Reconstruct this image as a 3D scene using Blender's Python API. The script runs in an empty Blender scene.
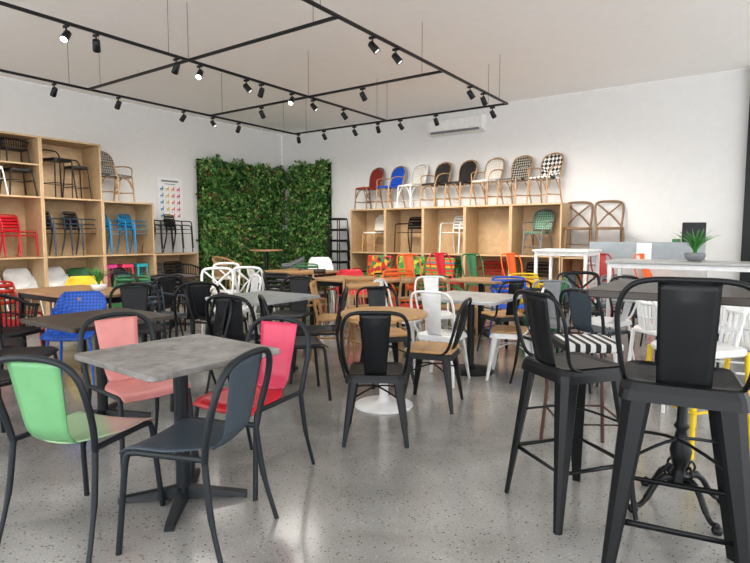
import bpy, math, random
from mathutils import Vector, Matrix
random.seed(7)
V=Vector
scene=bpy.context.scene
COL=scene.collection
rad=math.radians
# ---------------------------------------------------------------- mesh builder
class MB:
    def __init__(s): s.v=[];s.f=[];s.sm=[]
    def add(s,vs,fs,smooth=True):
        o=len(s.v); s.v+=[tuple(p) for p in vs]
        for f in fs: s.f.append(tuple(i+o for i in f)); s.sm.append(smooth)
    def loft(s,rings,cap=True,smooth=False,closed=False):
        n=len(rings[0]); vs=[p for r in rings for p in r]; fs=[]
        m=len(rings); last=m if closed else m-1
        for i in range(last):
            a=i*n; b=((i+1)%m)*n
            for j in range(n):
                k=(j+1)%n; fs.append((a+j,a+k,b+k,b+j))
        s.add(vs,fs,smooth)
        if cap and not closed:
            s.add(rings[0],[tuple(reversed(range(n)))],False)
            s.add(rings[-1],[tuple(range(n))],False)
        return s
    def tube(s,pts,r,seg=8,closed=False,sq=False):
        P=[V(p) for p in pts]; n=len(P)
        if not hasattr(r,'__len__'): r=[r]*n
        T=[]
        for i in range(n):
            if closed: t=P[(i+1)%n]-P[i-1]
            else: t=P[min(i+1,n-1)]-P[max(i-1,0)]
            T.append(t.normalized() if t.length>1e-9 else V((0,0,1)))
        up=V((1,0,0)) if abs(T[0].x)<.8 else V((0,1,0))
        N=(up-T[0]*up.dot(T[0])).normalized(); rings=[]
        for i in range(n):
            if i: 
                N=(N-T[i]*N.dot(T[i])).normalized()
            B=T[i].cross(N)
            rings.append([P[i]+(N*math.cos(a)+B*math.sin(a))*r[i] for a in [2*math.pi*(k+.5)/seg for k in range(seg)]])
        s.loft(rings,not closed,not sq,closed); return s
    def slab(s,w,d,r,z0,z1,ch=.004,cx=0,cy=0,n=4):
        s.loft([rr(w-2*ch,d-2*ch,max(r-ch,.001),z0,cx,cy,n),rr(w,d,r,z0+ch,cx,cy,n),rr(w,d,r,z1-ch,cx,cy,n),rr(w-2*ch,d-2*ch,max(r-ch,.001),z1,cx,cy,n)]); return s
    def box(s,c,size,ch=.003,M=None):
        o=len(s.v); s.slab(size[0],size[1],max(ch,.001),-size[2]/2,size[2]/2,ch,0,0,1)
        for i in range(o,len(s.v)):
            p=V(s.v[i]); 
            if M: p=M@p
            s.v[i]=tuple(p+V(c))
        return s
    def sheet(s,f,nu,nv,th):
        g=[[V(f(-1+2*i/nu,j/nv)) for i in range(nu+1)] for j in range(nv+1)]
        top=[];bot=[]
        for j in range(nv+1):
            for i in range(nu+1):
                du=g[j][min(i+1,nu)]-g[j][max(i-1,0)]; dv=g[min(j+1,nv)][i]-g[max(j-1,0)][i]
                n=du.cross(dv); n=n.normalized() if n.length>1e-9 else V((0,0,1))
                top.append(g[j][i]+n*th/2); bot.append(g[j][i]-n*th/2)
        W=nu+1; N=len(top); fs=[]
        for j in range(nv):
            for i in range(nu):
                a=j*W+i; fs.append((a,a+1,a+1+W,a+W)); fs.append((N+a,N+a+W,N+a+1+W,N+a+1))
        for i in range(nu):
            fs.append((i,N+i,N+i+1,i+1)); a=nv*W+i; fs.append((a,a+1,N+a+1,N+a))
        for j in range(nv):
            a=j*W; fs.append((a,a+W,N+a+W,N+a)); a=j*W+nu; fs.append((a,N+a,N+a+W,a+W))
        s.add(top+bot,fs,True); return s
    def lathe(s,prof,seg=24,c=(0,0,0)):
        s.loft([[(c[0]+r*math.cos(2*math.pi*k/seg),c[1]+r*math.sin(2*math.pi*k/seg),c[2]+z) for k in range(seg)] for r,z in prof],True,True); return s
    def mesh(s,name):
        m=bpy.data.meshes.new(name); m.from_pydata(s.v,[],s.f)
        m.polygons.foreach_set('use_smooth',s.sm); m.update()
        m.materials.append(None); return m
def rr(w,d,r,z,cx=0,cy=0,n=4):
    r=min(r,w/2-1e-4,d/2-1e-4); out=[]
    for qx,qy,a0 in((1,1,0),(-1,1,90),(-1,-1,180),(1,-1,270)):
        for k in range(n+1):
            a=rad(a0+90*k/n); out.append((cx+qx*(w/2-r)+r*math.cos(a),cy+qy*(d/2-r)+r*math.sin(a),z))
    return out
def cat(P,n=5,closed=False):
    P=[V(p) for p in P]; out=[]; m=len(P)
    for i in range(m if closed else m-1):
        if closed: a,b,c,d=P[i-1],P[i],P[(i+1)%m],P[(i+2)%m]
        else: a,b,c,d=P[max(i-1,0)],P[i],P[i+1],P[min(i+2,m-1)]
        for k in range(n):
            t=k/n; out.append(.5*((2*b)+(c-a)*t+(2*a-5*b+4*c-d)*t*t+(3*b-a-3*c+d)*t**3))
    if not closed: out.append(P[-1])
    return out
def mir(P): return P+[(-p[0],p[1],p[2]) for p in reversed(P[:-1])]
# ---------------------------------------------------------------- materials
def newmat(name):
    m=bpy.data.materials.new(name); m.use_nodes=True
    nt=m.node_tree; b=nt.nodes['Principled BSDF']; return m,nt,b
MC={}
def plain(name,col,rough=.4,metal=0,var=.06,spec=.5):
    if name in MC: return MC[name]
    m,nt,b=newmat(name)
    tc=nt.nodes.new('ShaderNodeTexCoord'); nz=nt.nodes.new('ShaderNodeTexNoise'); nz.inputs['Scale'].default_value=9
    rp=nt.nodes.new('ShaderNodeValToRGB')
    rp.color_ramp.elements[0].position=.3; rp.color_ramp.elements[1].position=.7
    rp.color_ramp.elements[0].color=tuple(max(0,c*(1-var)) for c in col)+(1,)
    rp.color_ramp.elements[1].color=tuple(min(1,c*(1+var)) for c in col)+(1,)
    nt.links.new(tc.outputs['Object'],nz.inputs['Vector']); nt.links.new(nz.outputs['Fac'],rp.inputs['Fac']); nt.links.new(rp.outputs['Color'],b.inputs['Base Color'])
    b.inputs['Roughness'].default_value=rough; b.inputs['Metallic'].default_value=metal; b.inputs['Specular IOR Level'].default_value=spec
    MC[name]=m; return m
def woodm(name,c1,c2,rough=.45,scale=(1,14,14)):
    if name in MC: return MC[name]
    m,nt,b=newmat(name)
    tc=nt.nodes.new('ShaderNodeTexCoord'); mp=nt.nodes.new('ShaderNodeMapping'); mp.inputs['Scale'].default_value=scale
    nz=nt.nodes.new('ShaderNodeTexNoise'); nz.inputs['Scale'].default_value=2.2; nz.inputs['Detail'].default_value=6; nz.inputs['Distortion'].default_value=.6
    rp=nt.nodes.new('ShaderNodeValToRGB'); rp.color_ramp.elements[0].color=c1+(1,); rp.color_ramp.elements[1].color=c2+(1,)
    rp.color_ramp.elements[0].position=.3; rp.color_ramp.elements[1].position=.7
    L=nt.links.new; L(tc.outputs['Object'],mp.inputs['Vector']); L(mp.outputs['Vector'],nz.inputs['Vector']); L(nz.outputs['Fac'],rp.inputs['Fac']); L(rp.outputs['Color'],b.inputs['Base Color'])
    b.inputs['Roughness'].default_value=rough; MC[name]=m; return m
def checkm(name,c1,c2,scale=40,rough=.5):
    if name in MC: return MC[name]
    m,nt,b=newmat(name)
    tc=nt.nodes.new('ShaderNodeTexCoord'); mp=nt.nodes.new('ShaderNodeMapping'); mp.inputs['Rotation'].default_value=(.02,.785,.03)
    ck=nt.nodes.new('ShaderNodeTexChecker'); ck.inputs['Scale'].default_value=scale
    ck.inputs['Color1'].default_value=c1+(1,); ck.inputs['Color2'].default_value=c2+(1,)
    mp.inputs['Location'].default_value=(.011,.013,.017); mp.inputs['Scale'].default_value=(1,.35,1)
    L=nt.links.new; L(tc.outputs['Object'],mp.inputs['Vector']); L(mp.outputs['Vector'],ck.inputs['Vector']); L(ck.outputs['Color'],b.inputs['Base Color'])
    b.inputs['Roughness'].default_value=rough; MC[name]=m; return m
def stripem(name,cols,scale,axis=0,rough=.6):
    m,nt,b=newmat(name)
    tc=nt.nodes.new('ShaderNodeTexCoord'); sp=nt.nodes.new('ShaderNodeSeparateXYZ'); mu=nt.nodes.new('ShaderNodeMath'); mu.operation='MULTIPLY'; mu.inputs[1].default_value=scale
    fr=nt.nodes.new('ShaderNodeMath'); fr.operation='FRACT'; rp=nt.nodes.new('ShaderNodeValToRGB'); rp.color_ramp.interpolation='CONSTANT'
    e=rp.color_ramp.elements
    while len(e)<len(cols): e.new(.5)
    for i,c in enumerate(cols): e[i].position=i/len(cols); 
    for i,c in enumerate(cols): e[i].color=c+(1,)
    L=nt.links.new; L(tc.outputs['Object'],sp.inputs[0]); L(sp.outputs[axis],mu.inputs[0]); L(mu.outputs[0],fr.inputs[0]); L(fr.outputs[0],rp.inputs['Fac']); L(rp.outputs['Color'],b.inputs['Base Color'])
    b.inputs['Roughness'].default_value=rough; return m
def pattern(name,cols,scale):
    m,nt,b=newmat(name)
    tc=nt.nodes.new('ShaderNodeTexCoord'); vo=nt.nodes.new('ShaderNodeTexVoronoi'); vo.inputs['Scale'].default_value=scale
    sp=nt.nodes.new('ShaderNodeSeparateColor'); rp=nt.nodes.new('ShaderNodeValToRGB'); rp.color_ramp.interpolation='CONSTANT'; e=rp.color_ramp.elements
    while len(e)<len(cols): e.new(.5)
    for i,c in enumerate(cols): e[i].position=i/len(cols)
    for i,c in enumerate(cols): e[i].color=c+(1,)
    L=nt.links.new; L(tc.outputs['Object'],vo.inputs['Vector']); L(vo.outputs['Color'],sp.inputs[0]); L(sp.outputs[0],rp.inputs['Fac']); L(rp.outputs['Color'],b.inputs['Base Color']); b.inputs['Roughness'].default_value=.6
    return m
BLACK=plain('black_metal',(.008,.009,.010),.36,0,.06,.32)
CHAR=plain('charcoal',(.014,.018,.022),.42,0,.06,.35)
BLKP=plain('black_plastic',(.012,.013,.015),.5,0,.06,.35)
SLATE=plain('slate_blue_grey',(.055,.075,.095),.45)
WHITE=plain('white_paint',(.78,.78,.77),.35)
CREAM=plain('cream_weave',(.60,.54,.42),.6)
GREEN=plain('mint_green',(.16,.40,.18),.35)
def painted_pink_reflection():
    m,nt,b=newmat('pale_green_painted_reflection'); L=nt.links.new
    tc=nt.nodes.new('ShaderNodeTexCoord'); sp=nt.nodes.new('ShaderNodeSeparateXYZ'); ad=nt.nodes.new('ShaderNodeMath'); ad.operation='ADD'
    rp=nt.nodes.new('ShaderNodeValToRGB'); e=rp.color_ramp.elements; e[0].position=.0; e[0].color=(.36,.54,.30,1); e[1].position=.17; e[1].color=(.62,.42,.36,1); q=e.new(.10); q.color=(.38,.53,.31,1)  # pink end of the ramp paints a reflection into the pale green seat colour
    L(tc.outputs['Object'],sp.inputs[0]); L(sp.outputs[0],ad.inputs[0]); L(sp.outputs[1],ad.inputs[1]); L(ad.outputs[0],rp.inputs['Fac']); L(rp.outputs['Color'],b.inputs['Base Color']); b.inputs['Roughness'].default_value=.35
    return m
LGREEN=painted_pink_reflection()
PINK=plain('coral_pink',(.64,.05,.12),.35); RED=plain('bright_red',(.62,.015,.03),.35); SALM=plain('pale_salmon_pink',(.68,.27,.25),.4)
BLUE=plain('bright_blue',(.01,.11,.54),.4); SKY=plain('sky_blue',(.02,.24,.46),.4); TEAL=plain('teal',(.02,.32,.36),.4)
YEL=plain('bright_yellow',(.76,.53,.02),.4); ORANGE=plain('bright_orange',(.76,.14,.02),.4); MAG=plain('magenta',(.58,.03,.22),.4)
DRED=plain('scarlet',(.48,.03,.018),.45); DGREEN=plain('leaf_green',(.035,.17,.06),.4); MGREY=plain('mid_grey',(.20,.21,.22),.5)
DBROWN=woodm('dark_walnut',(.035,.026,.020),(.065,.05,.04),.35); OAK=woodm('oak_wood',(.34,.19,.09),(.48,.30,.155),.4)
BROWN=woodm('brown_wood',(.17,.09,.045),(.28,.17,.085),.4)
PINE=woodm('honey_wood',(.42,.235,.095),(.56,.34,.155),.4); BAMB=woodm('bamboo',(.36,.20,.095),(.54,.35,.18),.4,(8,8,2))
MARB=woodm('grey_stone_top',(.34,.35,.35),(.46,.47,.47),.3,(3,3,3)); CONC=woodm('concrete_grey_top',(.14,.13,.12),(.32,.305,.29),.38,(5,5,5))
PLY=woodm('plywood',(.45,.305,.165),(.56,.40,.235),.5,(3,12,3)); TERRA=plain('stool_brown',(.10,.045,.035),.4)
W_BW=checkm('black_white_weave',(.012,.012,.012),(.78,.76,.72),18); W_BWF=checkm('black_cream_fine_weave',(.010,.010,.010),(.46,.42,.34),30)
W_BL=checkm('blue_weave',(.006,.07,.50),(.01,.12,.62),40); W_RD=checkm('red_weave',(.36,.015,.012),(.16,.03,.02),40)
W_GY=checkm('grey_weave',(.08,.08,.08),(.44,.42,.38),30); W_CR=checkm('cream_checker',(.78,.76,.72),(.62,.58,.50),30); W_GR=checkm('green_weave',(.03,.16,.09),(.28,.40,.30),30); W_BK=checkm('black_weave',(.008,.008,.009),(.03,.026,.024),30)
W_DK=checkm('near_black_brown_weave',(.010,.010,.010),(.05,.04,.034),34)
BLUEP=checkm('perforated_blue',(.01,.11,.55),(.006,.05,.25),46)
STRIPE=stripem('black_white_stripes',[(.012,.012,.012),(.76,.75,.72)],17,0)
RAIN=stripem('multicolour_slats',[(.5,.03,.02),(.03,.2,.07),(.6,.36,.02),(.48,.05,.02),(.03,.22,.24),(.55,.13,.02),(.08,.25,.04)],4.2,2)
PATT=pattern('patchwork_pattern',[(.5,.03,.02),(.6,.38,.03),(.05,.2,.07),(.4,.02,.03),(.03,.03,.03),(.5,.1,.02)],15)
PATG=pattern('green_leaf_pattern',[(.05,.24,.05),(.4,.42,.04),(.02,.08,.03),(.16,.34,.06)],17)
# ---------------------------------------------------------------- kits
def kit_arch():
    K=[]
    for sx in(-1,1):
        K.append(('leg',MB().tube(cat([(sx*.235,-.275,0),(sx*.222,-.215,.22),(sx*.212,-.185,.45)]),[.011]*5+[.014]*6).mesh('leg'),'frame'))
        K.append(('leg',MB().tube(cat([(sx*.225,.235,0),(sx*.215,.215,.22),(sx*.207,.195,.41),(sx*.203,.165,.443),(sx*.205,.05,.448),(sx*.212,-.185,.455)]),.0135).mesh('leg'),'frame'))
    K.append(('back_frame',MB().tube(cat(mir([(-.212,-.185,.44),(-.224,-.205,.55),(-.228,-.24,.68),(-.205,-.265,.78),(-.14,-.28,.835),(0,-.287,.852)])),.0150).mesh('back_frame'),'frame'))
    def seat(u,v):
        y=.23-.395*v; z=.464-.012*(1-u*u)-(.03*(1-v/.15)**2 if v<.15 else 0)
        return (u*(.205-.105*max(0,(v-.55)/.45)**1.4),y,z)
    K.append(('seat',MB().sheet(seat,10,12,.007).mesh('seat'),'seat'))
    def back(u,v):
        hw=.100+.034*v
        a=min(1,v/.25)
        y=-.155-.045*math.sin(a*1.5708)-.075*v+.006*u*u*(.2+v); z=.452+.378*v**1.08
        return (u*hw,y,z)
    K.append(('backrest',MB().sheet(back,8,16,.005).mesh('backrest'),'back'))
    return K
def taper_leg(x0,y0,z0,x1,y1,w0,w1):
    b=MB(); rings=[]
    a=math.atan2(y1-y0,x1-x0); ca,sa=math.cos(a),math.sin(a)
    for t in(0,.06,.3,.6,.9,1):
        x=x0+(x1-x0)*t; y=y0+(y1-y0)*t; z=z0*(1-t); w=w0+(w1-w0)*t; d=w*.5
        pts=[(-d/2,-w/2),(-d*.1,-w/2),(d/2,-w*.18),(d/2,w*.18),(-d*.1,w/2),(-d/2,w/2)]
        rings.append([(x+p[0]*ca-p[1]*sa,y+p[0]*sa+p[1]*ca,z) for p in pts])
    b.loft(list(reversed(rings))); return b.mesh('leg')
def kit_metal(sh=.45,back=True,wood=False,bh=.40,wl=.076,rec=.105,hr=.0115,sq=False):
    K=[]; sp=.045+(.022 if sq else .04)*max(0,sh-.45)/.31
    for sx in(-1,1):
        for sy in(-1,1): K.append(('leg',taper_leg(sx*.142,sy*.142,sh-.01,sx*(.155+sp),sy*(.16+sp),wl,.030+.3*(wl-.075)),'frame'))
    dp=.065 if sq else .05
    b=MB(); b.loft([rr(.39,.39,.05,sh-dp),rr(.38,.38,.05,sh-.03),rr(.362,.362,.05,sh-.006),rr(.34,.34,.045,sh),rr(.26,.26,.04,sh-.006)])
    K.append(('seat',b.mesh('seat'),'frame'))
    if wood: K.append(('seat_board',MB().slab(.375,.375,.05,sh-.004,sh+.018,.004).mesh('seat_board'),'seat'))
    b=MB()
    if sh>.6:
        z=.27*sh/.76; t=1-z/sh; q=.145+(.01+sp)*t; b2=MB()
        b2.tube([(q,q,z),(-q,q,z),(-q,-q,z),(q,-q,z)],.0125,6,True)
        K.append(('foot_rail',b2.mesh('foot_rail'),'frame'))
    zc=sh*.62; t=1-zc/sh; q=.145+(.01+sp)*t
    b.tube(cat([(q,q,zc),(0,0,zc+.05),(-q,-q,zc)]),.006,6); b.tube(cat([(-q,q,zc),(0,0,zc+.05),(q,-q,zc)]),.006,6)
    K.append(('cross_brace',b.mesh('cross_brace'),'frame'))
    if back:
        y1=-.167-rec
        K.append(('back_frame',MB().tube(cat(mir([(-.175,-.06,sh-.02),(-.182,-.15,sh+.02),(-.200,-.165-.35*rec,sh+.15),(-.203,-.165-.65*rec,sh+.7*bh),(-.178,y1+.008,sh+bh-.035),(-.12,y1,sh+bh-.004),(0,y1,sh+bh)])),hr).mesh('back_frame'),'frame'))
        def spl(u,v):
            hw=(.080+.008*v) if sq else (.066+.03*v); y=-.165-rec*v**.8; rib=.008*(abs(u)<.45 and .12<v<.88)
            return (u*hw,y+.010*u*u-rib,sh-.01+(bh)*v)
        K.append(('backrest',MB().sheet(spl,8,14,.006).mesh('backrest'),'frame'))
    return K
def kit_bistro(arms=True):
    K=[]
    for sx in(-1,1):
        K.append(('leg',MB().tube([(sx*.20,.21,0),(sx*.185,.19,.44)],.014).mesh('leg'),'frame'))
        K.append(('leg',MB().tube(cat([(sx*.21,-.25,0),(sx*.195,-.2,.25),(sx*.19,-.18,.45)]),.014).mesh('leg'),'frame'))
        if arms: K.append(('armrest',MB().tube(cat([(sx*.205,-.22,.64),(sx*.24,-.12,.65),(sx*.255,.04,.64),(sx*.24,.14,.60),(sx*.21,.17,.53),(sx*.19,.18,.44)]),.011).mesh('armrest'),'frame'))
    K.append(('back_frame',MB().tube(cat(mir([(-.19,-.18,.44),(-.20,-.20,.58),(-.215,-.235,.72),(-.18,-.27,.84),(-.10,-.285,.885),(0,-.288,.90)])),.015).mesh('back_frame'),'frame'))
    K.append(('seat',MB().slab(.42,.42,.09,.425,.465,.012,0,.01,5).mesh('seat'),'seat'))
    def back(u,v):
        hw=.178+.025*math.sin(v*2.2)
        if v>.6: hw*=math.sqrt(max(.02,1-((v-.6)/.42)**2))
        return (u*hw,-.195-.09*v+.02*u*u,.50+.38*v)
    K.append(('backrest',MB().sheet(back,10,14,.014).mesh('backrest'),'back'))
    b=MB()
    for sx in(-1,1):
        b.tube(cat([(sx*.195,.2,.2),(sx*.19,.1,.38),(sx*.187,0,.43),(sx*.19,-.1,.38),(sx*.2,-.21,.2)]),.009,6)
    b.tube(cat([(-.19,.2,.2),(-.1,.2,.38),(0,.2,.425),(.1,.2,.38),(.19,.2,.2)]),.009,6)
    b.tube([(-.2,.0,.16),(.2,.0,.16)],.009,6); b.tube([(-.197,.2,.16),(-.205,-.22,.16)],.009,6); b.tube([(.197,.2,.16),(.205,-.22,.16)],.009,6)
    K.append(('stretcher',b.mesh('stretcher'),'frame'))
    return K
def kit_slat(arms=True):
    K=[]
    for sx in(-1,1):
        if arms:
            K.append(('leg',MB().tube(cat([(sx*.25,.24,0),(sx*.25,.225,.3),(sx*.25,.21,.58),(sx*.25,.16,.64),(sx*.25,-.05,.65),(sx*.235,-.21,.66)]),.013).mesh('leg'),'frame'))
        else:
            K.append(('leg',MB().tube(cat([(sx*.22,.24,0),(sx*.215,.22,.3),(sx*.21,.19,.43),(sx*.21,-.18,.44)]),.013).mesh('leg'),'frame'))
        K.append(('leg',MB().tube(cat([(sx*.23,-.27,0),(sx*.22,-.2,.3),(sx*.215,-.18,.45)]),.013).mesh('leg'),'frame'))
    K.append(('back_frame',MB().tube(cat(mir([(-.215,-.18,.44),(-.218,-.2,.6),(-.215,-.235,.74),(-.18,-.25,.79),(0,-.262,.80)])),.013).mesh('back_frame'),'frame'))
    b=MB()
    for i in range(7):
        y=.2-.06*i; b.box((0,y,.448),(.43,.043,.014),.004)
    K.append(('seat',b.mesh('seat'),'seat'))
    b=MB()
    for i in range(4):
        z=.53+.065*i; y=-.195-.045*(i/3)
        b.sheet(lambda u,v,z=z,y=y:(u*.213,y-.02*(1-u*u),z+.046*v),6,1,.01)
    K.append(('backrest',b.mesh('backrest'),'back'))
    return K
def kit_shell():
    K=[]
    for sx in(-1,1):
        for sy in(-1,1): K.append(('leg',MB().tube([(sx*.215,sy*.22,0),(sx*.17,sy*.15,.43)],[.010,.014]).mesh('leg'),'frame'))
    def sh(u,v):
        if v<.5:
            t=v/.5; y=.22-.38*t; z=.45-.015*math.sin(t*3.1)-.03*max(0,1-t*5)**2
        else:
            t=(v-.5)/.5; y=-.16-.10*t-.03*math.sin(t*2); z=.45+.36*t**1.15
        hw=.215+.01*math.sin(v*3.1)-(.06*max(0,(v-.85)/.15)**2)
        lift=abs(u)**3*(.03+.17*math.exp(-((v-.5)/.2)**2)); 
        return (u*hw*(1+.06*math.exp(-((v-.5)/.2)**2)),y+.05*abs(u)**3*(v>.5)*(1),z+lift*(1 if v<.75 else max(0,(1-v)/.25)))
    K.append(('seat_shell',MB().sheet(sh,14,22,.010).mesh('seat_shell'),'seat'))
    return K
def kit_cross(sh=.46):
    K=[]
    for sx in(-1,1):
        K.append(('leg',MB().tube([(sx*.20,.20,0),(sx*.185,.17,sh-.02)],[.015,.019]).mesh('leg'),'frame'))
        K.append(('leg',MB().tube(cat([(sx*.2,-.25,0),(sx*.185,-.19,sh*.6),(sx*.18,-.17,sh)]),.017).mesh('leg'),'frame'))
    K.append(('back_frame',MB().tube(cat(mir([(-.18,-.17,sh-.01),(-.2,-.19,sh+.16),(-.208,-.225,sh+.3),(-.19,-.25,sh+.40),(-.12,-.258,sh+.43),(0,-.26,sh+.435)])),.019).mesh('back_frame'),'frame'))
    b=MB(); b.tube(cat([(-.185,-.18,sh+.03),(-.05,-.225,sh+.2),(.0,-.235,sh+.24),(.175,-.25,sh+.395)]),.014,6); b.tube(cat([(.185,-.18,sh+.03),(.05,-.215,sh+.2),(0,-.222,sh+.24),(-.175,-.24,sh+.395)]),.014,6)
    K.append(('cross_back',b.mesh('cross_back'),'frame'))
    K.append(('seat',MB().slab(.41,.40,.12,sh-.02,sh+.018,.008,0,.01,5).mesh('seat'),'seat'))
    b=MB()
    for x in(-.193,.193): b.tube([(x,.185,.2),(x,-.22,.2)],.009,6)
    b.tube([(-.19,0,.2),(.19,0,.2)],.009,6); K.append(('stretcher',b.mesh('stretcher'),'frame'))
    return K
def kit_wood():
    K=[]
    def sq(p0,p1,w0,w1):
        b=MB(); b.loft([rr(w0,w0,.005,p0[2],p0[0],p0[1],1),rr(w1,w1,.005,p1[2],p1[0],p1[1],1)]); return b.mesh('leg')
    for sx in(-1,1):
        K.append(('leg',sq((sx*.2,.2,0),(sx*.19,.18,.43),.022,.034),'frame'))
        b=MB(); b.loft([rr(.024,.024,.005,0,sx*.2,-.25,1),rr(.032,.032,.005,.44,sx*.19,-.19,1),rr(.026,.024,.005,.84,sx*.19,-.265,1)])
        K.append(('leg',b.mesh('leg'),'frame'))
    K.append(('seat',MB().slab(.42,.42,.03,.435,.46,.006).mesh('seat'),'seat'))
    b=MB()
    b.sheet(lambda u,v:(u*.2,-.255-.02*(1-u*u),.77+.07*v),8,2,.018); b.sheet(lambda u,v:(u*.19,-.225-.02*(1-u*u),.57+.035*v),8,2,.014)
    for x in(-.1,0,.1): b.tube([(x,-.235,.6),(x,-.27,.78)],.007,6)
    K.append(('backrest',b.mesh('backrest'),'frame'))
    b=MB()
    for x in(-.193,.193): b.box((x,-.02,.25),(.014,.40,.022))
    b.box((0,.19,.38),(.38,.014,.03)); K.append(('stretcher',b.mesh('stretcher'),'frame'))
    return K
def kit_tub(hs=0):
    K=[]; rt=.012 if hs else .008
    for sx in(-1,1):
        for sy in(-1,1): K.append(('leg',MB().tube([(sx*(.21+.1*hs),sy*(.2+.1*hs),0),(sx*.2,sy*.18,.42+hs)],[.015,.018]).mesh('leg'),'leg'))
    if hs: K.append(('foot_rail',MB().tube([(.235,.225,.28),(-.235,.225,.28),(-.235,-.225,.28),(.235,-.225,.28)],.009,6,True).mesh('foot_rail'),'leg'))
    K.append(('seat',MB().slab(.46,.44,.12,.40+hs,.445+hs,.012,0,0,6).mesh('seat'),'seat'))
    pr=[];ps=[]
    for k in range(25):
        a=rad(-30+240*k/24)+math.pi; x=math.cos(a)*.265; y=math.sin(a)*.25; hz=.66+.12*max(0,-math.sin(a))
        pr.append(V((x,y,hz+hs))); ps.append(V((x*.83,y*.83,.42+hs)))
    K.append(('back_rail',MB().tube(pr,.018).mesh('back_rail'),'frame'))
    b=MB()
    for p,q in zip(pr[::1],ps[::1]): b.tube([q,p],rt,5)
    mid=[p.lerp(q,.5) for p,q in zip(pr,ps)]; b.tube(mid,rt,5)
    K.append(('backrest',b.mesh('backrest'),'frame')); return K
def kit_stool(h=.76,back=False):
    K=[]
    for sx in(-1,1):
        for sy in(-1,1): K.append(('leg',MB().tube([(sx*.2,sy*.2,0),(sx*.155,sy*.155,h-.02)],.012).mesh('leg'),'frame'))
    K.append(('seat',MB().slab(.35,.35,.06,h-.03,h+.02,.01,0,0,4).mesh('seat'),'seat'))
    q=.2-.045*.25/h; K.append(('foot_rail',MB().tube([(q,q,.25),(-q,q,.25),(-q,-q,.25),(q,-q,.25)],.009,6,True).mesh('foot_rail'),'frame'))
    if back: K.append(('back_frame',MB().tube(cat(mir([(-.155,-.15,h-.02),(-.165,-.18,h+.1),(-.12,-.2,h+.17),(0,-.205,h+.18)])),.011).mesh('back_frame'),'frame'))
    return K
def kit_table(w,d,h,base='cross',rnd=False,th=.03,cr=.02):
    K=[]; b=MB()
    if rnd: b.lathe([(w/2-.006,h-th),(w/2,h-th+.006),(w/2,h-.006),(w/2-.006,h)],48)
    else: b.slab(w,d,cr,h-th,h,.004,0,0,5)
    K.append(('table_top',b.mesh('table_top'),'top'))
    if base=='legs':
        for sx in(-1,1):
            for sy in(-1,1): K.append(('leg',MB().box((sx*(w/2-.05),sy*(d/2-.05),(h-th)/2),(.045,.045,h-th)).mesh('leg'),'base'))
        b=MB()
        for sy in(-1,1): b.box((0,sy*(d/2-.05),h-th-.03),(w-.1,.03,.06)); 
        for sx in(-1,1): b.box((sx*(w/2-.05),0,h-th-.03),(.03,d-.1,.06))
        K.append(('apron',b.mesh('apron'),'base'))
        if h>.9:
            for sx in(-1,1): K.append(('stretcher',MB().box((sx*(w/2-.05),0,.25),(.03,d-.1,.03)).mesh('stretcher'),'base'))
        return K
    b=MB()
    if base=='ornate':
        b.lathe([(.035,.12),(.062,.14),(.038,.18),(.028,.21),(.042,.25),(.050,.30),(.032,.36),(.023,.40),(.036,.42),(.025,.44),(.02,.6),(.03,.64),(.036,.67),(.026,.71),(.02,.75),(.02,h-.2),(.034,h-.16),(.024,h-.12),(.028,h-th-.01)],20)
        K.append(('column',b.mesh('column'),'base'))
        for k in range(4):
            a=rad(45+90*k); c,s_=math.cos(a),math.sin(a)
            P=[(.03,.15),(.08,.17),(.13,.14),(.17,.08),(.21,.04),(.25,.045)]
            f=MB().tube(cat([(r*c,r*s_,z) for r,z in P]),[.018]*8+[.015]*9+[.012]*9)
            f.lathe([(.004,0),(.021,.008),(.025,.022),(.021,.037),(.006,.045)],12,(.247*c,.247*s_,0))
            f.tube(cat([(r*c,r*s_,z) for r,z in[(.05,.16),(.085,.20),(.065,.235),(.045,.215),(.055,.195)]]),.006,6)
            K.append(('foot',f.mesh('foot'),'base'))
        K.append(('mounting_plate',MB().slab(.34,.34,.02,h-th-.012,h-th,.002).mesh('mounting_plate'),'base')); return K
    K.append(('column',b.lathe([(.036,.03),(.036,h-th-.01)],20).mesh('column'),'base'))
    if base=='cross':
        for k in range(4):
            a=rad(45+90*k); c,s_=math.cos(a),math.sin(a); R=min(.33,w*.44)
            rings=[]
            for r,wd,z0,z1 in((.02,.065,.015,.075),(.1,.06,.015,.06),(R-.04,.05,.012,.032),(R,.045,.0,.026)):
                rings.append([(r*c-wd/2*-s_,r*s_-wd/2*c,z0),(r*c+wd/2*-s_,r*s_+wd/2*c,z0),(r*c+wd/2*-s_*.8,r*s_+wd/2*c*.8,z1),(r*c-wd/2*-s_*.8,r*s_-wd/2*c*.8,z1)])
            K.append(('foot',MB().loft(rings).mesh('foot'),'base'))
    else:
        K.append(('foot',MB().lathe([(.23,0),(.235,.008),(.22,.018),(.08,.03),(.045,.045),(.038,.08)],40).mesh('foot'),'base'))
    K.append(('mounting_plate',MB().slab(min(.3,w*.5),min(.3,w*.5),.02,h-th-.012,h-th,.002).mesh('mounting_plate'),'base'))
    return K
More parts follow.
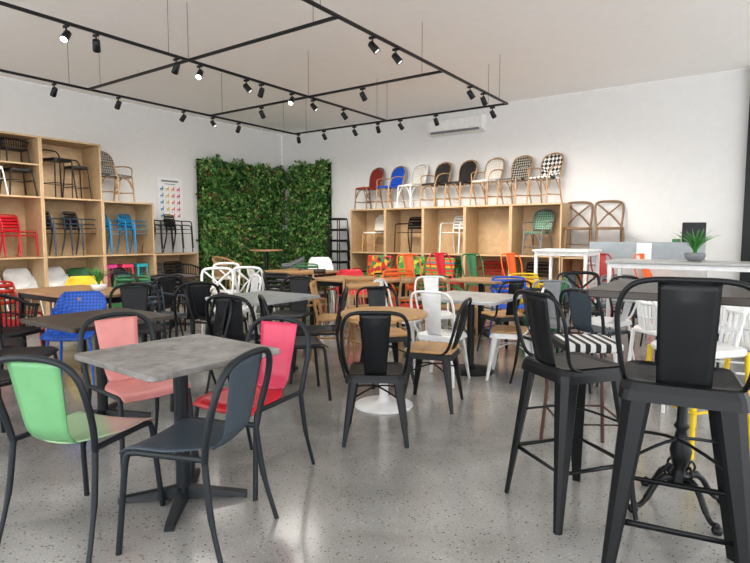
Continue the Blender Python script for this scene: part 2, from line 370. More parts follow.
# ---------------------------------------------------------------- placement
def slot(o,m):
    o.material_slots[0].link='OBJECT'; o.material_slots[0].material=m
CA,SA=math.cos(rad(35)),math.sin(rad(35))
def W(s,z): return (-SA*z+CA*s, CA*z+SA*s)
def put(K,name,x,y,rz,mats,label,cat_,z=0,scale=1,group=None,tilt=0):
    e=bpy.data.objects.new(name,None); e.empty_display_size=.1; COL.objects.link(e)
    e.location=(x,y,z); e.rotation_euler=(tilt,0,rad(rz)); e.scale=(scale,)*3 if not hasattr(scale,'__len__') else scale
    if len(label.split())<4: label+=' on concrete floor'
    e['label']=label; e['category']=cat_
    if group: e['group']=group
    for n,me,sl in K:
        o=bpy.data.objects.new(n,me); COL.objects.link(o); o.parent=e; slot(o,mats[sl] if sl in mats else mats.get('frame'))
    return e
def fl(K,name,s,zd,phi,mats,label,cat_,**k):
    x,y=W(s,zd); return put(K,name,x,y,35-phi,mats,label,cat_,**k)
ARCH=kit_arch(); MET=kit_metal(); METW=kit_metal(wood=True); BAR=kit_metal(.76,True,False,.35,.112,.07,.0095,True); METBAR=kit_metal(.66,True,False,.40)
BIS=kit_bistro(); BISN=kit_bistro(False); SLA=kit_slat(True); SLN=kit_slat(False); SHE=kit_shell(); CRO=kit_cross(); WOO=kit_wood(); TUB=kit_tub(); TUBH=kit_tub(.2); ST=kit_stool(.76); STB=kit_stool(.66,True); STL=kit_stool(.70); LOW=kit_stool(.42); MST=kit_metal(.62,False)
# ---------------------------------------------------------------- room
XL,YB,H=-10.3,10.5,3.93
def struct(name,mb,mat):
    o=bpy.data.objects.new(name,mb.mesh(name)); COL.objects.link(o); slot(o,mat); o['kind']='structure'; return o
def floor_mat():
    m,nt,b=newmat('polished_concrete'); L=nt.links.new; N=nt.nodes.new
    tc=N('ShaderNodeTexCoord'); n1=N('ShaderNodeTexNoise'); n1.inputs['Scale'].default_value=1.4; n1.inputs['Detail'].default_value=9; n1.inputs['Distortion'].default_value=.7
    r1=N('ShaderNodeValToRGB'); r1.color_ramp.elements[0].position=.32; r1.color_ramp.elements[1].position=.68; r1.color_ramp.elements[0].color=(.25,.24,.225,1); r1.color_ramp.elements[1].color=(.43,.42,.40,1)
    # scattered aggregate stones: each cell picks dark / light / none
    n2=N('ShaderNodeTexVoronoi'); n2.inputs['Scale'].default_value=58
    r2=N('ShaderNodeValToRGB'); r2.color_ramp.elements[0].position=.22; r2.color_ramp.elements[1].position=.34; r2.color_ramp.elements[0].color=(1,1,1,1); r2.color_ramp.elements[1].color=(0,0,0,1)
    sc=N('ShaderNodeSeparateColor'); r5=N('ShaderNodeValToRGB'); r5.color_ramp.interpolation='CONSTANT'; e=r5.color_ramp.elements
    e[0].color=(.36,.34,.32,1); e[1].position=.22; e[1].color=(1,1,1,1); q=e.new(.55); q.color=(.72,.70,.68,1); q=e.new(.72); q.color=(1,1,1,1); q=e.new(.88); q.color=(1.35,1.33,1.28,1)
    mx=N('ShaderNodeMixRGB'); mx.inputs[1].default_value=(1,1,1,1)
    n3=N('ShaderNodeTexNoise'); n3.inputs['Scale'].default_value=130; n3.inputs['Detail'].default_value=2
    r3=N('ShaderNodeValToRGB'); r3.color_ramp.elements[0].position=.38; r3.color_ramp.elements[1].position=.62; r3.color_ramp.elements[0].color=(.86,.86,.86,1); r3.color_ramp.elements[1].color=(1.07,1.07,1.07,1)
    def mul(a,b_,f):
        x=N('ShaderNodeMixRGB'); x.blend_type='MULTIPLY'; x.inputs[0].default_value=f; L(a,x.inputs[1]); L(b_,x.inputs[2]); return x.outputs[0]
    for n in(n1,n2,n3): L(tc.outputs['Object'],n.inputs['Vector'])
    L(n1.outputs['Fac'],r1.inputs['Fac']); L(n2.outputs['Distance'],r2.inputs['Fac']); L(n2.outputs['Color'],sc.inputs[0]); L(sc.outputs[0],r5.inputs['Fac']); L(r2.outputs['Color'],mx.inputs[0]); L(r5.outputs['Color'],mx.inputs[2]); L(n3.outputs['Fac'],r3.inputs['Fac'])
    c=mul(r1.outputs['Color'],mx.outputs[0],1); c=mul(c,r3.outputs['Color'],1); L(c,b.inputs['Base Color'])
    rr_=N('ShaderNodeMapRange'); rr_.inputs[3].default_value=.15; rr_.inputs[4].default_value=.26; L(n1.outputs['Fac'],rr_.inputs[0]); L(rr_.outputs[0],b.inputs['Roughness'])
    b.inputs['Coat Weight'].default_value=.5; b.inputs['Coat Roughness'].default_value=.12
    return m
XR,YF=5.5,-4.0
struct('floor',MB().box(((XL+XR)/2,(YF+YB)/2,-.05),(XR-XL,YB-YF,.1),.001),floor_mat())
struct('ceiling',MB().box(((XL+XR)/2,(YF+YB)/2,H+.05),(XR-XL,YB-YF,.1),.001),plain('ceiling_paint',(.94,.93,.905),.9,0,.01))
WALLM=plain('wall_paint',(.74,.735,.72),.85,0,.015)
struct('wall_left',MB().box((XL-.05,(YF+YB)/2,H/2),(.1,YB-YF,H),.001),WALLM)
struct('wall_back',MB().box(((XL+XR)/2,YB+.05,H/2),(XR-XL,.1,H),.001),WALLM)
SK=plain('skirting',(.5,.5,.49),.6)
struct('baseboard_left',MB().box((XL+.008,(YF+YB)/2,.05),(.016,YB-YF,.1),.002),SK)
struct('baseboard_back',MB().box(((XL+XR)/2,YB-.008,.05),(XR-XL,.016,.1),.002),SK)
struct('trim_1',MB().box((-.14,YB-.06,H/2),(.22,.12,H),.004),BLACK)
for i,y in enumerate((-3.9,-1.5,.9,3.3,5.7,8.1,10.3)):
    struct('trim_%d'%(i+2),MB().box((XR-.06,y,H/2),(.1,.08,H),.004),BLACK)
# ---------------------------------------------------------------- shelving
def shelf(name,x,y,rz,w,tiers,t=.98,d=.6,label=''):
    K=[]; H_=t*tiers; th=.028
    for sx in(-1,1): K.append(('side_panel',MB().box((sx*(w/2-th/2),0,H_/2),(th,d,H_),.002).mesh('side_panel'),'w'))
    for k in range(tiers+1):
        K.append(('shelf_board',MB().box((0,0,min(max(k*t,th/2),H_-th/2)),(w-2*th,d,th),.002).mesh('shelf_board'),'w'))
    K.append(('back_panel',MB().box((0,-d/2+.006,H_/2),(w-2*th,.012,H_-2*th),.001).mesh('back_panel'),'w'))
    put(K,name,x,y,rz,{'w':PLY},label,'shelf',group='plywood display shelving')
TL=.98
for yc,n in((2.8,3),(3.8,3),(4.8,3),(5.8,2),(6.8,1)):
    shelf('shelving_unit',-9.92,yc,-90,.998,n,TL,.6,'plywood cube shelving with %s open tier%s of display chairs'%(['','one','two','three'][n],'' if n==1 else 's'))
TB=.96
for i in range(5): shelf('shelving_unit',-7.13+.94*i,10.18,180,.938,2,TB,.6,'two tier plywood cube shelving holding display chairs')
shelf('shelving_unit',-2.42,10.18,180,.938,1,TB,.6,'single tier plywood cube with cross back chairs on top')
def LS(K,name,y,tier,cols,label,cat_='chair',x=-9.88,rz=-90,sc=1,z=None,group=None):
    put(K,name,x,y,rz,cols,label,cat_,z=(tier*TL+(.028 if tier==0 else .015)) if z is None else z,scale=sc,group=group)
def fs(a,b=None,c=None): 
    b=b or a; return {'frame':a,'seat':b,'back':c or b,'base':a,'top':b}
def stack(K,name,y,tier,cols,label,n,dz,sc,rz,group):
    for k in range(n): LS(K,name,y,tier,cols,label,sc=sc,rz=rz,group=group,z=tier*TL+.015+k*dz,x=-9.90+.02*k)
for y in(3.55,4.03): stack(SLN,'stacking_chair',y,1,fs(RED),'red slatted metal chair on plywood shelf',2,.06,.78,-66,'red slatted chairs')
for y in(4.56,5.02): stack(SLA,'dining_chair',y,1,fs(SLATE,CHAR),'dark grey slatted armchair on plywood shelf',2,.09,.84,-62,'dark slatted armchairs')
for y in(5.56,6.03): stack(SLA,'dining_chair',y,1,fs(SKY),'sky blue slatted armchair on plywood shelf',2,.08,.84,-68,'sky blue slatted armchairs')
for y in(6.55,7.03): stack(SLA,'dining_chair',y,1,fs(BLACK),'black slatted armchair on single tier cube',2,.085,.86,-62,'black slatted armchairs')
LS(BIS,'cafe_chair',5.72,2,fs(BAMB,W_GY),'bamboo cafe chair with grey woven back on shelf top',rz=-70,sc=1.03)
LS(STB,'bar_stool',4.68,2,fs(BLACK),'black metal stool with low hoop back',cat_='stool',sc=.98,rz=-80)
LS(STB,'bar_stool',5.05,2,fs(CHAR),'charcoal metal stool against the shelf side',cat_='stool',sc=.85,x=-10.0)
LS(LOW,'low_stool',3.60,2,fs(WHITE),'white framed low stool on top shelf',cat_='stool',x=-9.82)
LS(LOW,'low_stool',4.05,2,fs(BLACK),'black low stool on top shelf',cat_='stool')
put([('shelf_board',MB().box((0,0,0),(.93,.56,.024),.002).mesh('shelf_board'),'w')],'loose_shelf_board',-9.9,3.8,-90,{'w':PLY},'plywood intermediate board inside the top cube','shelf',z=2.48)
for y in(3.56,4.02): LS(TUB,'wicker_basket_chair',y,0,fs(BLACK,BLKP),'low dark woven tub chair on intermediate shelf',z=2.492,sc=(.78,.72,.54))
for y,c,n in((3.55,WHITE,'white'),(4.05,WHITE,'white'),(4.6,WHITE,'white')): LS(SHE,'dining_chair',y,0,fs(c),n+' moulded shell chair on bottom shelf',sc=.95)
LS(SHE,'dining_chair',5.05,0,fs(DGREEN),'green moulded shell chair on bottom shelf',sc=.9)
for y,c,n in((5.50,MAG,'magenta'),(5.82,PINK,'pink'),(6.12,TEAL,'teal')): LS(MST,'metal_stool',y,0,fs(c),n+' pressed metal stool on bottom shelf',cat_='stool',x=-9.86,sc=(.62,.62,1.25))
for y,c,n in((6.55,MGREY,'grey'),(7.02,CHAR,'charcoal')): LS(SLN,'dining_chair',y,0,fs(c),n+' slatted chair on bottom shelf',sc=.95)
tops=[(-7.30,BROWN,W_RD,'brown cane cafe chair with dark red woven back'),(-6.72,BAMB,W_BL,'bamboo cafe chair with blue woven seat'),(-6.17,WHITE,W_CR,'white cafe chair with cream woven back'),(-5.6,BAMB,W_DK,'bamboo cafe chair with dark weave'),(-5.03,BAMB,W_BK,'bamboo cafe chair with black weave'),(-4.46,BAMB,W_CR,'bamboo cafe chair with pale cream weave'),(-3.9,BAMB,W_BWF,'bamboo cafe chair with black cream weave'),(-3.32,BAMB,W_BW,'bamboo cafe chair with bold black white check')]
for i,(x,a,b_,l) in enumerate(tops): put(BISN if i in(0,2,4,6) else BIS,'cafe_chair',x,10.16,164,fs(a,b_),l+' on shelf top','chair',z=2*TB,scale=1.05)
for x,K,c,l in((-7.13,BISN,fs(PINE,W_CR),'light wood cafe chair in cube'),(-6.2,SLA,fs(BLACK),'black slatted armchair in cube'),(-5.1,SLA,fs(WHITE),'white slatted armchair in cube'),(-3.42,BIS,fs(MGREY,W_GR),'grey cafe chair with green weave in cube')):
    put(K,'display_chair',x,10.16,170,c,l,'chair',z=TB+.015,scale=.95)
for x,K,c,l in((-7.1,SHE,fs(DGREEN),'green shell chair in lower cube'),(-6.2,SLA,fs(RED),'red slatted armchair in lower cube'),(-5.25,SLA,fs(DGREEN),'green slatted armchair in lower cube'),(-4.3,SLA,fs(DRED),'scarlet slatted armchair in lower cube'),(-3.4,SLA,fs(BLACK),'black slatted armchair in lower cube'),(-2.42,MET,fs(ORANGE),'orange pressed metal chair in single cube')):
    put(K,'display_chair',x,10.12,190,c,l,'chair',z=.03)
for x in(-2.68,-2.16): put(CRO,'cross_back_chair',x,10.15,195,fs(BROWN),'brown wooden cross back chair on plywood cube','chair',z=TB,scale=1.1,group='cross back chairs on the cube')
for k in range(5): put(ST,'bar_stool',-8.08,10.05,180,fs(BLACK),'black metal bar stool in a tall stack','stool',z=.25*k,scale=.95,group='stacked black bar stools')
# ---------------------------------------------------------------- green wall
def leaf_mat():
    m,nt,b=newmat('foliage'); g=nt.nodes.new('ShaderNodeNewGeometry'); r=nt.nodes.new('ShaderNodeValToRGB'); e=r.color_ramp.elements
    e[0].color=(.014,.060,.010,1); e[1].color=(.22,.085,.05,1); e[1].position=1.0; q=e.new(.3); q.color=(.038,.145,.024,1); q=e.new(.65); q.color=(.11,.29,.055,1); q=e.new(.9); q.color=(.34,.50,.15,1)
    tc=nt.nodes.new('ShaderNodeTexCoord'); nz=nt.nodes.new('ShaderNodeTexNoise'); nz.inputs['Scale'].default_value=2.4; nz.inputs['Detail'].default_value=3
    ad=nt.nodes.new('ShaderNodeMath'); ad.operation='MULTIPLY_ADD'; ad.inputs[1].default_value=1.1; 
    sb=nt.nodes.new('ShaderNodeMath'); sb.operation='SUBTRACT'; sb.inputs[1].default_value=.53
    L=nt.links.new; L(tc.outputs['Object'],nz.inputs['Vector']); L(nz.outputs['Fac'],ad.inputs[0]); L(g.outputs['Random Per Island'],ad.inputs[2]); L(ad.outputs[0],sb.inputs[0])
    L(sb.outputs[0],r.inputs['Fac']); L(r.outputs['Color'],b.inputs['Base Color']); b.inputs['Roughness'].default_value=.5; return m
LEAF=leaf_mat()
def foliage(n,x0,x1,h,depth,xl,xr):
    b=MB()
    for i in range(n):
        x=random.uniform(x0,x1); z=random.uniform(.05,h+.06*math.sin(x*9)+.03)
        bump=.5+.5*math.sin(x*5.1+math.sin(z*3.3)*2)*math.cos(z*4.7+x)
        y=random.uniform(.03,depth*(.3+.7*bump)); L=random.uniform(.05,.12); wd=L*random.uniform(.22,.36)
        d=V((random.gauss(0,.7),random.uniform(.1,1),random.gauss(-.3,.8))).normalized()
        n_=V((random.gauss(0,.4),1,random.gauss(.4,.4))).normalized(); sd=d.cross(n_).normalized(); up=sd.cross(d).normalized()
        p=V((x,y,z)); c=p+d*L*.45
        vs=[p,c+sd*wd+up*wd*.3,p+d*L,c-sd*wd+up*wd*.3,c]
        if any(q.x<xl or q.x>xr or q.y<0 for q in vs): continue
        b.add(vs,[(0,1,4),(1,2,4),(2,3,4),(3,0,4)],False)
    return b.mesh('foliage')
def garden(x,y,rz,w,h,n,label,x0,x1,xl,xr):
    K=[('backing_panel',MB().box((0,.015,h/2),(w,.03,h),.002).mesh('backing_panel'),'b')]
    e=put(K,'vertical_garden',x,y,rz,{'b':plain('dark_moss',(.01,.035,.008),.9)},label,'plant')
    o=bpy.data.objects.new('foliage',foliage(n,x0,x1,h,.32,xl,xr)); COL.objects.link(o); o.parent=e; slot(o,LEAF); o['kind']='stuff'
garden(XL+.01,9.13,-90,2.62,3.03,12000,'lush artificial green leaf wall panel in corner',-1.35,1.36,-1.36,1.5)
garden(-9.31,YB-.01,180,1.34,3.1,6500,'dense artificial hedge panel beside plywood shelving',-.71,.70,-.8,.74)
def poster():
    e=put([('sheet',MB().box((0,.004,0),(.6,.006,.92),.001).mesh('sheet'),'p')],'wall_poster',XL+.002,7.14,-90,{'p':plain('poster_paper',(.80,.80,.80),.5)},'white poster showing rows of coloured chairs','poster',z=2.1)
    cols=[RED,ORANGE,YEL,SKY,BLKP]
    for ci,c in enumerate(cols):
        b=MB()
        for r in range(5):
            for k in range(4):
                if (r*4+k+r)%5==ci:
                    x=-.2+.133*k; z=.22-.14*r
                    b.box((x-.025,.0095,z+.02),(.02,.003,.06),.0005); b.box((x,.0095,z-.005),(.07,.003,.026),.0005); b.box((x+.022,.0095,z-.03),(.012,.003,.04),.0005); b.box((x-.022,.0095,z-.03),(.012,.003,.04),.0005)
        o=bpy.data.objects.new('chair_picture',b.mesh('chair_picture')); COL.objects.link(o); o.parent=e; slot(o,c)
    b=MB(); b.box((0,.0095,.38),(.40,.003,.035),.0005); b.box((0,.0095,.32),(.26,.003,.015),.0005)
    o=bpy.data.objects.new('heading',b.mesh('heading')); COL.objects.link(o); o.parent=e; slot(o,MGREY)
poster()
K=[('body',MB().loft([[(-.62,0,0),(.62,0,0),(.62,0,.33),(-.62,0,.33)],[(-.62,-.16,.03),(.62,-.16,.03),(.62,-.17,.31),(-.62,-.17,.31)],[(-.61,-.21,.09),(.61,-.21,.09),(.61,-.21,.29),(-.61,-.21,.29)]]).mesh('body'),'w'),
   ('air_vent',MB().box((0,-.185,.05),(1.1,.012,.05),.003,Matrix.Rotation(rad(35),3,'X')).mesh('air_vent'),'v')]
put(K,'air_conditioner',-5.25,YB-.001,0,{'w':WHITE,'v':MGREY},'white split air conditioner high on wall','air conditioner',z=3.42)
# ---------------------------------------------------------------- track lighting
HT=3.30
RAILS=[((-7.5,-.5),(-7.5,8)),((-5.35,-.5),(-5.35,8)),((-3.2,-.5),(-3.2,8)),((-7.5,8),(-3.2,8)),((-7.5,6),(-3.2,6)),((-7.5,4),(-3.2,4)),((-7.5,2),(-3.2,2))]
for (x0,y0),(x1,y1) in RAILS:
    cx,cy=(x0+x1)/2,(y0+y1)/2; L=math.hypot(x1-x0,y1-y0); al=abs(x1-x0)<.01
    K=[('rail',MB().box((0,0,0),(L+.03,.030,.028),.003).mesh('rail'),'f')]
    n=3
    for k in range(n):
        xx=-L/2+.3+(L-.6)*k/(n-1); K.append(('suspension_wire',MB().tube([(xx,0,.012),(xx,0,H-HT)],.0025,5).mesh('wire'),'f'))
    put(K,'lighting_track',cx,cy,90 if al else 0,{'f':BLACK},'black suspended lighting track below the ceiling','lighting track',z=HT,group='suspended lighting tracks')
EM,nt,b=newmat('lamp_glow'); b.inputs['Emission Color'].default_value=(1,.96,.88,1); b.inputs['Emission Strength'].default_value=14
EMD,nt,b=newmat('lamp_lens'); b.inputs['Base Color'].default_value=(.12,.12,.12,1); b.inputs['Emission Color'].default_value=(1,.96,.88,1); b.inputs['Emission Strength'].default_value=1.0
def lamp(x,y,az,lit,elev=-50,e=95):
    d=V((math.cos(rad(az))*math.cos(rad(elev)),math.sin(rad(az))*math.cos(rad(elev)),math.sin(rad(elev))))
    q=V((0,0,-1)).rotation_difference(d).to_matrix()
    K=[('adapter',MB().box((0,0,-.02),(.08,.028,.025),.004).mesh('adapter'),'f'),('stem',MB().tube([(0,0,-.03),(0,0,-.08)],.007,8).mesh('stem'),'f')]
    hb=MB(); hb.lathe([(.026,.04),(.033,.035),(.037,-.07),(.035,-.075),(.030,-.07),(.029,-.055)],18); hb.v=[tuple(q@V(p)+V((0,0,-.10))) for p in hb.v]
    K.append(('lamp_head',hb.mesh('lamp_head'),'f'))
    lb=MB(); lb.lathe([(.029,-.068),(.029,-.070)],18); lb.v=[tuple(q@V(p)+V((0,0,-.10))) for p in lb.v]
    K.append(('lens',lb.mesh('lens'),'e'))
    put(K,'track_spotlight',x,y,0,{'f':BLACK,'e':EM if lit else EMD},('lit' if lit else 'dimly glowing')+' black cylindrical spotlight on lighting track','spotlight',z=HT-.01,group='track spotlights')
    # the aimed-at-camera lamps are kept weaker so the polished floor does not blow out
    li=bpy.data.lights.new('spot_beam','SPOT'); li.energy=e*(.35 if lit else 1); li.spot_size=rad(110); li.spot_blend=1; li.shadow_soft_size=.38; li.color=(1,.95,.88)
    lo=bpy.data.objects.new('spot_beam',li); COL.objects.link(lo); lo.location=V((x,y,HT-.12))+d*.15
    lo.rotation_euler=d.to_track_quat('-Z','Y').to_euler()
for y,az,l in((2.67,-60,1),(2.95,150,0),(3.84,170,0),(4.15,-60,1),(4.85,30,0),(5.1,160,0),(5.66,-70,1),(6.1,20,0),(6.8,60,0)): lamp(-5.35,y,az,l)
for y,az in((3.56,180),(4.42,180),(5.49,200),(6.05,10),(6.6,170)): lamp(-7.5,y,az,0)
for y,az in((4.53,20),(4.95,20),(6.73,60),(7.15,80)): lamp(-3.2,y,az,0)
for x,az,l in((-7.4,120,0),(-6.76,90,0),(-6.05,80,0),(-5.54,100,0),(-5.08,60,0),(-4.4,90,0),(-3.43,70,0)): lamp(x,8,az,l)
for x,az in((-6.3,100),(-4.4,80)): lamp(x,6,az,0)
# ---------------------------------------------------------------- hero group
T75=kit_table(.72,.72,.77,'cross',False,.028,.03)
fl(T75,'dining_table',-.98,2.72,38,{'top':CONC,'base':CHAR},'square mottled concrete grey table on black cross base','table')
fl(ARCH,'dining_chair',-1.34,2.48,14,fs(CHAR,LGREEN,GREEN),'black tubular chair with green back and pale green seat','chair')
fl(ARCH,'dining_chair',-.80,2.38,-74,fs(CHAR,SLATE,SLATE),'charcoal tubular chair with slate grey shell','chair')
fl(ARCH,'dining_chair',-.70,3.02,208,fs(CHAR,RED,PINK),'black tubular chair with red and pink shell','chair')
fl(ARCH,'dining_chair',-1.42,3.25,130,fs(CHAR,SALM,SALM),'black tubular chair with pale salmon pink shell','chair')
T76=kit_table(.75,.75,.76,'cross')
fl(T76,'dining_table',-2.0,3.95,35,{'top':DBROWN,'base':BLACK},'square dark wood table on black pedestal','table')
fl(ARCH,'dining_chair',-2.72,4.1,80,fs(BLACK,BLKP),'black tubular chair at dark wood table','chair')
fl(ARCH,'dining_chair',-2.42,3.38,20,fs(BLACK,BLKP),'black tubular chair pulled to dark table','chair')
fl(SHE,'dining_chair',-2.76,5.0,170,fs(BLUE,BLUEP),'bright blue perforated moulded shell chair','chair')
fl(TUB,'tub_chair',-3.5,5.2,100,fs(BLACK,BLKP),'black wicker tub chair','chair')
fl(ARCH,'dining_chair',-1.5,4.45,235,fs(BLACK,BLKP),'black tubular chair beside dark wood table','chair')
fl(ARCH,'dining_chair',-1.12,4.75,20,fs(BLACK,BLKP),'black tubular chair facing stone topped table','chair')
TW=kit_table(.8,.8,.75,'cross'); TD=kit_table(.68,.68,.75,'disc',True,.03,.05); TR=kit_table(.8,.8,.75,'disc',False,.03,.04); TL4=kit_table(1.4,.75,.75,'legs')
fl(TW,'dining_table',-1.1,5.4,35,{'top':MARB,'base':BLACK},'pale stone topped table on black pedestal','table')
fl(ARCH,'dining_chair',-.66,4.55,72,fs(BLACK,BLKP),'black tubular chair seen from the side','chair')
fl(ARCH,'dining_chair',-.55,5.15,-95,fs(BLACK,BLKP),'black tubular chair turned towards stone table','chair')
fl(TD,'dining_table',.07,4.28,8,{'top':PINE,'base':WHITE},'round honey wood table on white disc pedestal','table')
fl(MET,'metal_chair',.01,3.62,2,fs(BLACK),'black pressed metal chair with central back splat','chair',scale=1.03)
fl(METW,'metal_chair',.46,4.32,-70,fs(BLACK,PINE),'black metal chair with honey wood seat','chair')
fl(METW,'metal_chair',.1,5.0,160,fs(BLACK,PINE),'black metal chair with wood seat behind table','chair')
fl(TR,'dining_table',.95,5.4,35,{'top':MARB,'base':BLACK},'square stone topped table on black disc base','table')
fl(METW,'metal_chair',1.30,5.15,-70,fs(WHITE,PINE),'white metal chair with honey wood seat','chair')
fl(MET,'metal_chair',.62,5.05,30,fs(WHITE),'white pressed metal chair','chair')
fl(METW,'metal_chair',.3,6.05,110,fs(WHITE,PINE),'white metal chair with wooden seat','chair')
fl(WOO,'wooden_chair',-.42,6.0,90,fs(PINE),'honey wood chair with spindle back','chair')
fl(WOO,'wooden_chair',-.2,6.6,180,fs(PINE),'honey wood chair facing the shop floor','chair')
fl(kit_table(1.2,.75,.75,'legs'),'dining_table',-.25,7.6,35,{'top':OAK,'base':BLACK},'oak topped table with black legs','table')
fl(WOO,'wooden_chair',.35,6.9,-30,fs(OAK,DRED),'oak chair with scarlet seat','chair')
fl(TL4,'dining_table',-3.2,5.95,35,{'top':OAK,'base':BLACK},'long oak table with black legs','table')
fl(SLN,'dining_chair',-3.8,5.6,90,fs(RED),'red slatted chair at oak table','chair')
fl(SHE,'dining_chair',-3.75,7.0,160,fs(YEL),'yellow moulded shell chair','chair')
fl(SLA,'dining_chair',-3.2,7.1,170,fs(DGREEN),'green slatted armchair','chair')
fl(ARCH,'dining_chair',-2.72,6.7,-60,fs(BLACK,BLKP),'black tubular chair near oak table','chair')
fl(SLA,'dining_chair',-2.45,6.2,120,fs(SLATE),'slate slatted armchair','chair')
fl(ARCH,'dining_chair',-2.3,5.3,150,fs(BLACK,BLKP),'black tubular chair behind the blue chair','chair')
fl(kit_table(.7,.7,.75,'cross'),'dining_table',-3.0,8.1,35,{'top':DBROWN,'base':BLACK},'small dark table on pedestal','table')
fl(ARCH,'dining_chair',-3.6,8.3,90,fs(BLACK,BLKP),'black tubular chair by small dark table','chair')
fl(ARCH,'dining_chair',-3.3,7.65,20,fs(CHAR,SLATE),'slate chair by small dark table','chair')
fl(CRO,'cross_back_chair',-2.1,7.3,165,fs(WHITE),'white cross back chair facing the aisle','chair')
fl(ARCH,'dining_chair',-1.7,6.6,-120,fs(WHITE),'white tubular chair at stone table','chair')
fl(CRO,'cross_back_chair',-2.35,8.6,170,fs(WHITE),'white cross back chair','chair')
fl(CRO,'cross_back_chair',-1.75,8.0,10,fs(WHITE),'white cross back chair turned away','chair')
fl(ARCH,'dining_chair',-1.65,5.8,100,fs(BLACK,BLKP),'black tubular chair at stone topped table','chair')
fl(ARCH,'dining_chair',-.95,6.3,190,fs(BLACK,BLKP),'black tubular chair across stone table','chair')
fl(kit_table(1.2,.7,.75,'legs'),'dining_table',-1.2,9.3,35,{'top':OAK,'base':BLACK},'oak table with black legs','table')
fl(SHE,'dining_chair',-1.9,9.4,90,fs(WHITE),'white shell chair at oak table','chair')
fl(WOO,'wooden_chair',-.95,8.55,0,fs(DBROWN),'dark wooden chair at oak table','chair')
fl(SLA,'dining_chair',-.55,9.2,-70,fs(DRED),'scarlet slatted armchair','chair')
fl(SLA,'dining_chair',-1.3,10.2,180,fs(DGREEN),'green slatted armchair','chair')
for K_,nm,s,z,p,c,l in(
 (ARCH,'dining_chair',-2.0,6.0,-30,fs(BLACK,BLKP),'black tubular chair between display tables'),
 (ARCH,'dining_chair',-1.15,7.1,80,fs(BLACK,BLKP),'black tubular chair between display tables'),
 (WOO,'wooden_chair',-.95,7.75,150,fs(PINE),'honey wood chair behind black tubular chair'),
 (WOO,'wooden_chair',.0,5.65,150,fs(PINE),'honey wood chair with slim spindle back'),
 (MET,'metal_chair',.72,6.35,170,fs(WHITE),'white pressed metal chair behind square table'),
 (METW,'metal_chair',1.45,6.2,-20,fs(BLACK,PINE),'black metal chair with wooden seat'),
 (SLA,'dining_chair',.85,7.2,165,fs(DGREEN),'green slatted armchair near coloured chairs'),
 (SLA,'dining_chair',1.75,6.95,180,fs(BLUE),'blue slatted armchair near oak table'),
 (METBAR,'bar_chair',2.25,8.4,150,fs(ORANGE),'orange pressed metal counter chair near cube'),
 (WOO,'wooden_chair',1.0,6.85,60,fs(OAK),'oak wooden chair with spindle back'),
 (CRO,'cross_back_chair',2.45,6.4,190,fs(BLACK),'black cross back chair'),
 (ARCH,'dining_chair',3.05,6.3,170,fs(BLACK,BLKP),'black tubular chair by pale bar table'),
 (METBAR,'bar_chair',3.55,8.2,160,fs(DRED),'scarlet metal counter chair near desk'),
 (METBAR,'bar_chair',4.15,8.1,170,fs(ORANGE),'orange metal counter chair near desk'),
 (SLA,'dining_chair',3.2,5.6,200,fs(CHAR),'charcoal slatted armchair by stone table'),
 (ARCH,'dining_chair',-3.15,4.45,60,fs(BLACK,BLKP),'black tubular chair near shelving'),
 (SLN,'dining_chair',-4.2,6.3,110,fs(DRED),'dark red slatted chair near shelving'),
 (SLA,'dining_chair',-2.75,7.35,150,fs(BLACK),'black slatted armchair beside small table'),
 (SHE,'dining_chair',-.35,8.35,170,fs(RED),'red moulded shell chair near lounge seats'),
 (SLA,'dining_chair',-1.45,7.6,190,fs(BLACK),'black slatted armchair between tables'),
 (ARCH,'dining_chair',1.55,4.75,160,fs(BLACK,BLKP),'slim black tubular chair near striped stool'),
 (MET,'metal_chair',1.85,5.75,200,fs(MGREY),'grey pressed metal chair')):
    fl(K_,nm,s,z,p,c,l,'chair')
fl(kit_table(.7,.7,1.05,'cross',True),'bar_table',-2.25,11.4,35,{'top':OAK,'base':BLACK},'round oak bar table near green wall','table')
fl(TUB,'tub_chair',-3.0,11.2,110,fs(BAMB,CREAM),'cane tub chair beside green wall','chair',scale=1.15)
fl(TUB,'tub_chair',-1.7,10.9,-100,fs(MGREY),'grey tub chair beside bar table','chair',scale=1.15)
fl(TUB,'tub_chair',-3.6,10.6,140,fs(BLACK,BLKP),'black tub chair beside green wall','chair')
fl(SHE,'dining_chair',-1.1,11.2,170,fs(WHITE),'white shell chair near the hedge','chair',scale=1.1)
def bench(w):
    return [('seat',MB().box((0,0,.44),(w,.44,.08),.02).mesh('seat'),'r'),('backrest',MB().box((0,-.23,.73),(w,.06,.46),.02,Matrix.Rotation(rad(8),3,'X')).mesh('backrest'),'r')]+[('leg',MB().box((sx*(w/2-.04),sy*.17,.21),(.035,.035,.42)).mesh('leg'),'f') for sx in(-1,1) for sy in(-1,1)]+[('armrest',MB().box((sx*(w/2+.01),0,.64),(.03,.44,.03)).mesh('armrest'),'f') for sx in(-1,1)]
B7=bench(.60)
for x,y,m,l in((-6.05,8.5,PATT,'lounge seat with red and yellow patchwork'),(-5.3,8.45,PATG,'lounge seat with green leaf pattern'),(-4.62,8.3,RAIN,'lounge seat with rainbow coloured slats')):
    put(B7,'lounge_chair',x,y,172,{'r':m,'f':BLACK},l,'chair')
for s,z,c,n in((.62,8.0,ORANGE,'orange'),(1.15,8.5,RED,'red'),(1.6,8.2,DGREEN,'green')):
    fl(METBAR,'bar_chair',s,z,150,fs(c),n+' pressed metal counter chair','chair')
fl(SLA,'dining_chair',.42,7.45,160,fs(ORANGE),'orange open slatted armchair in front','chair',scale=1.08)
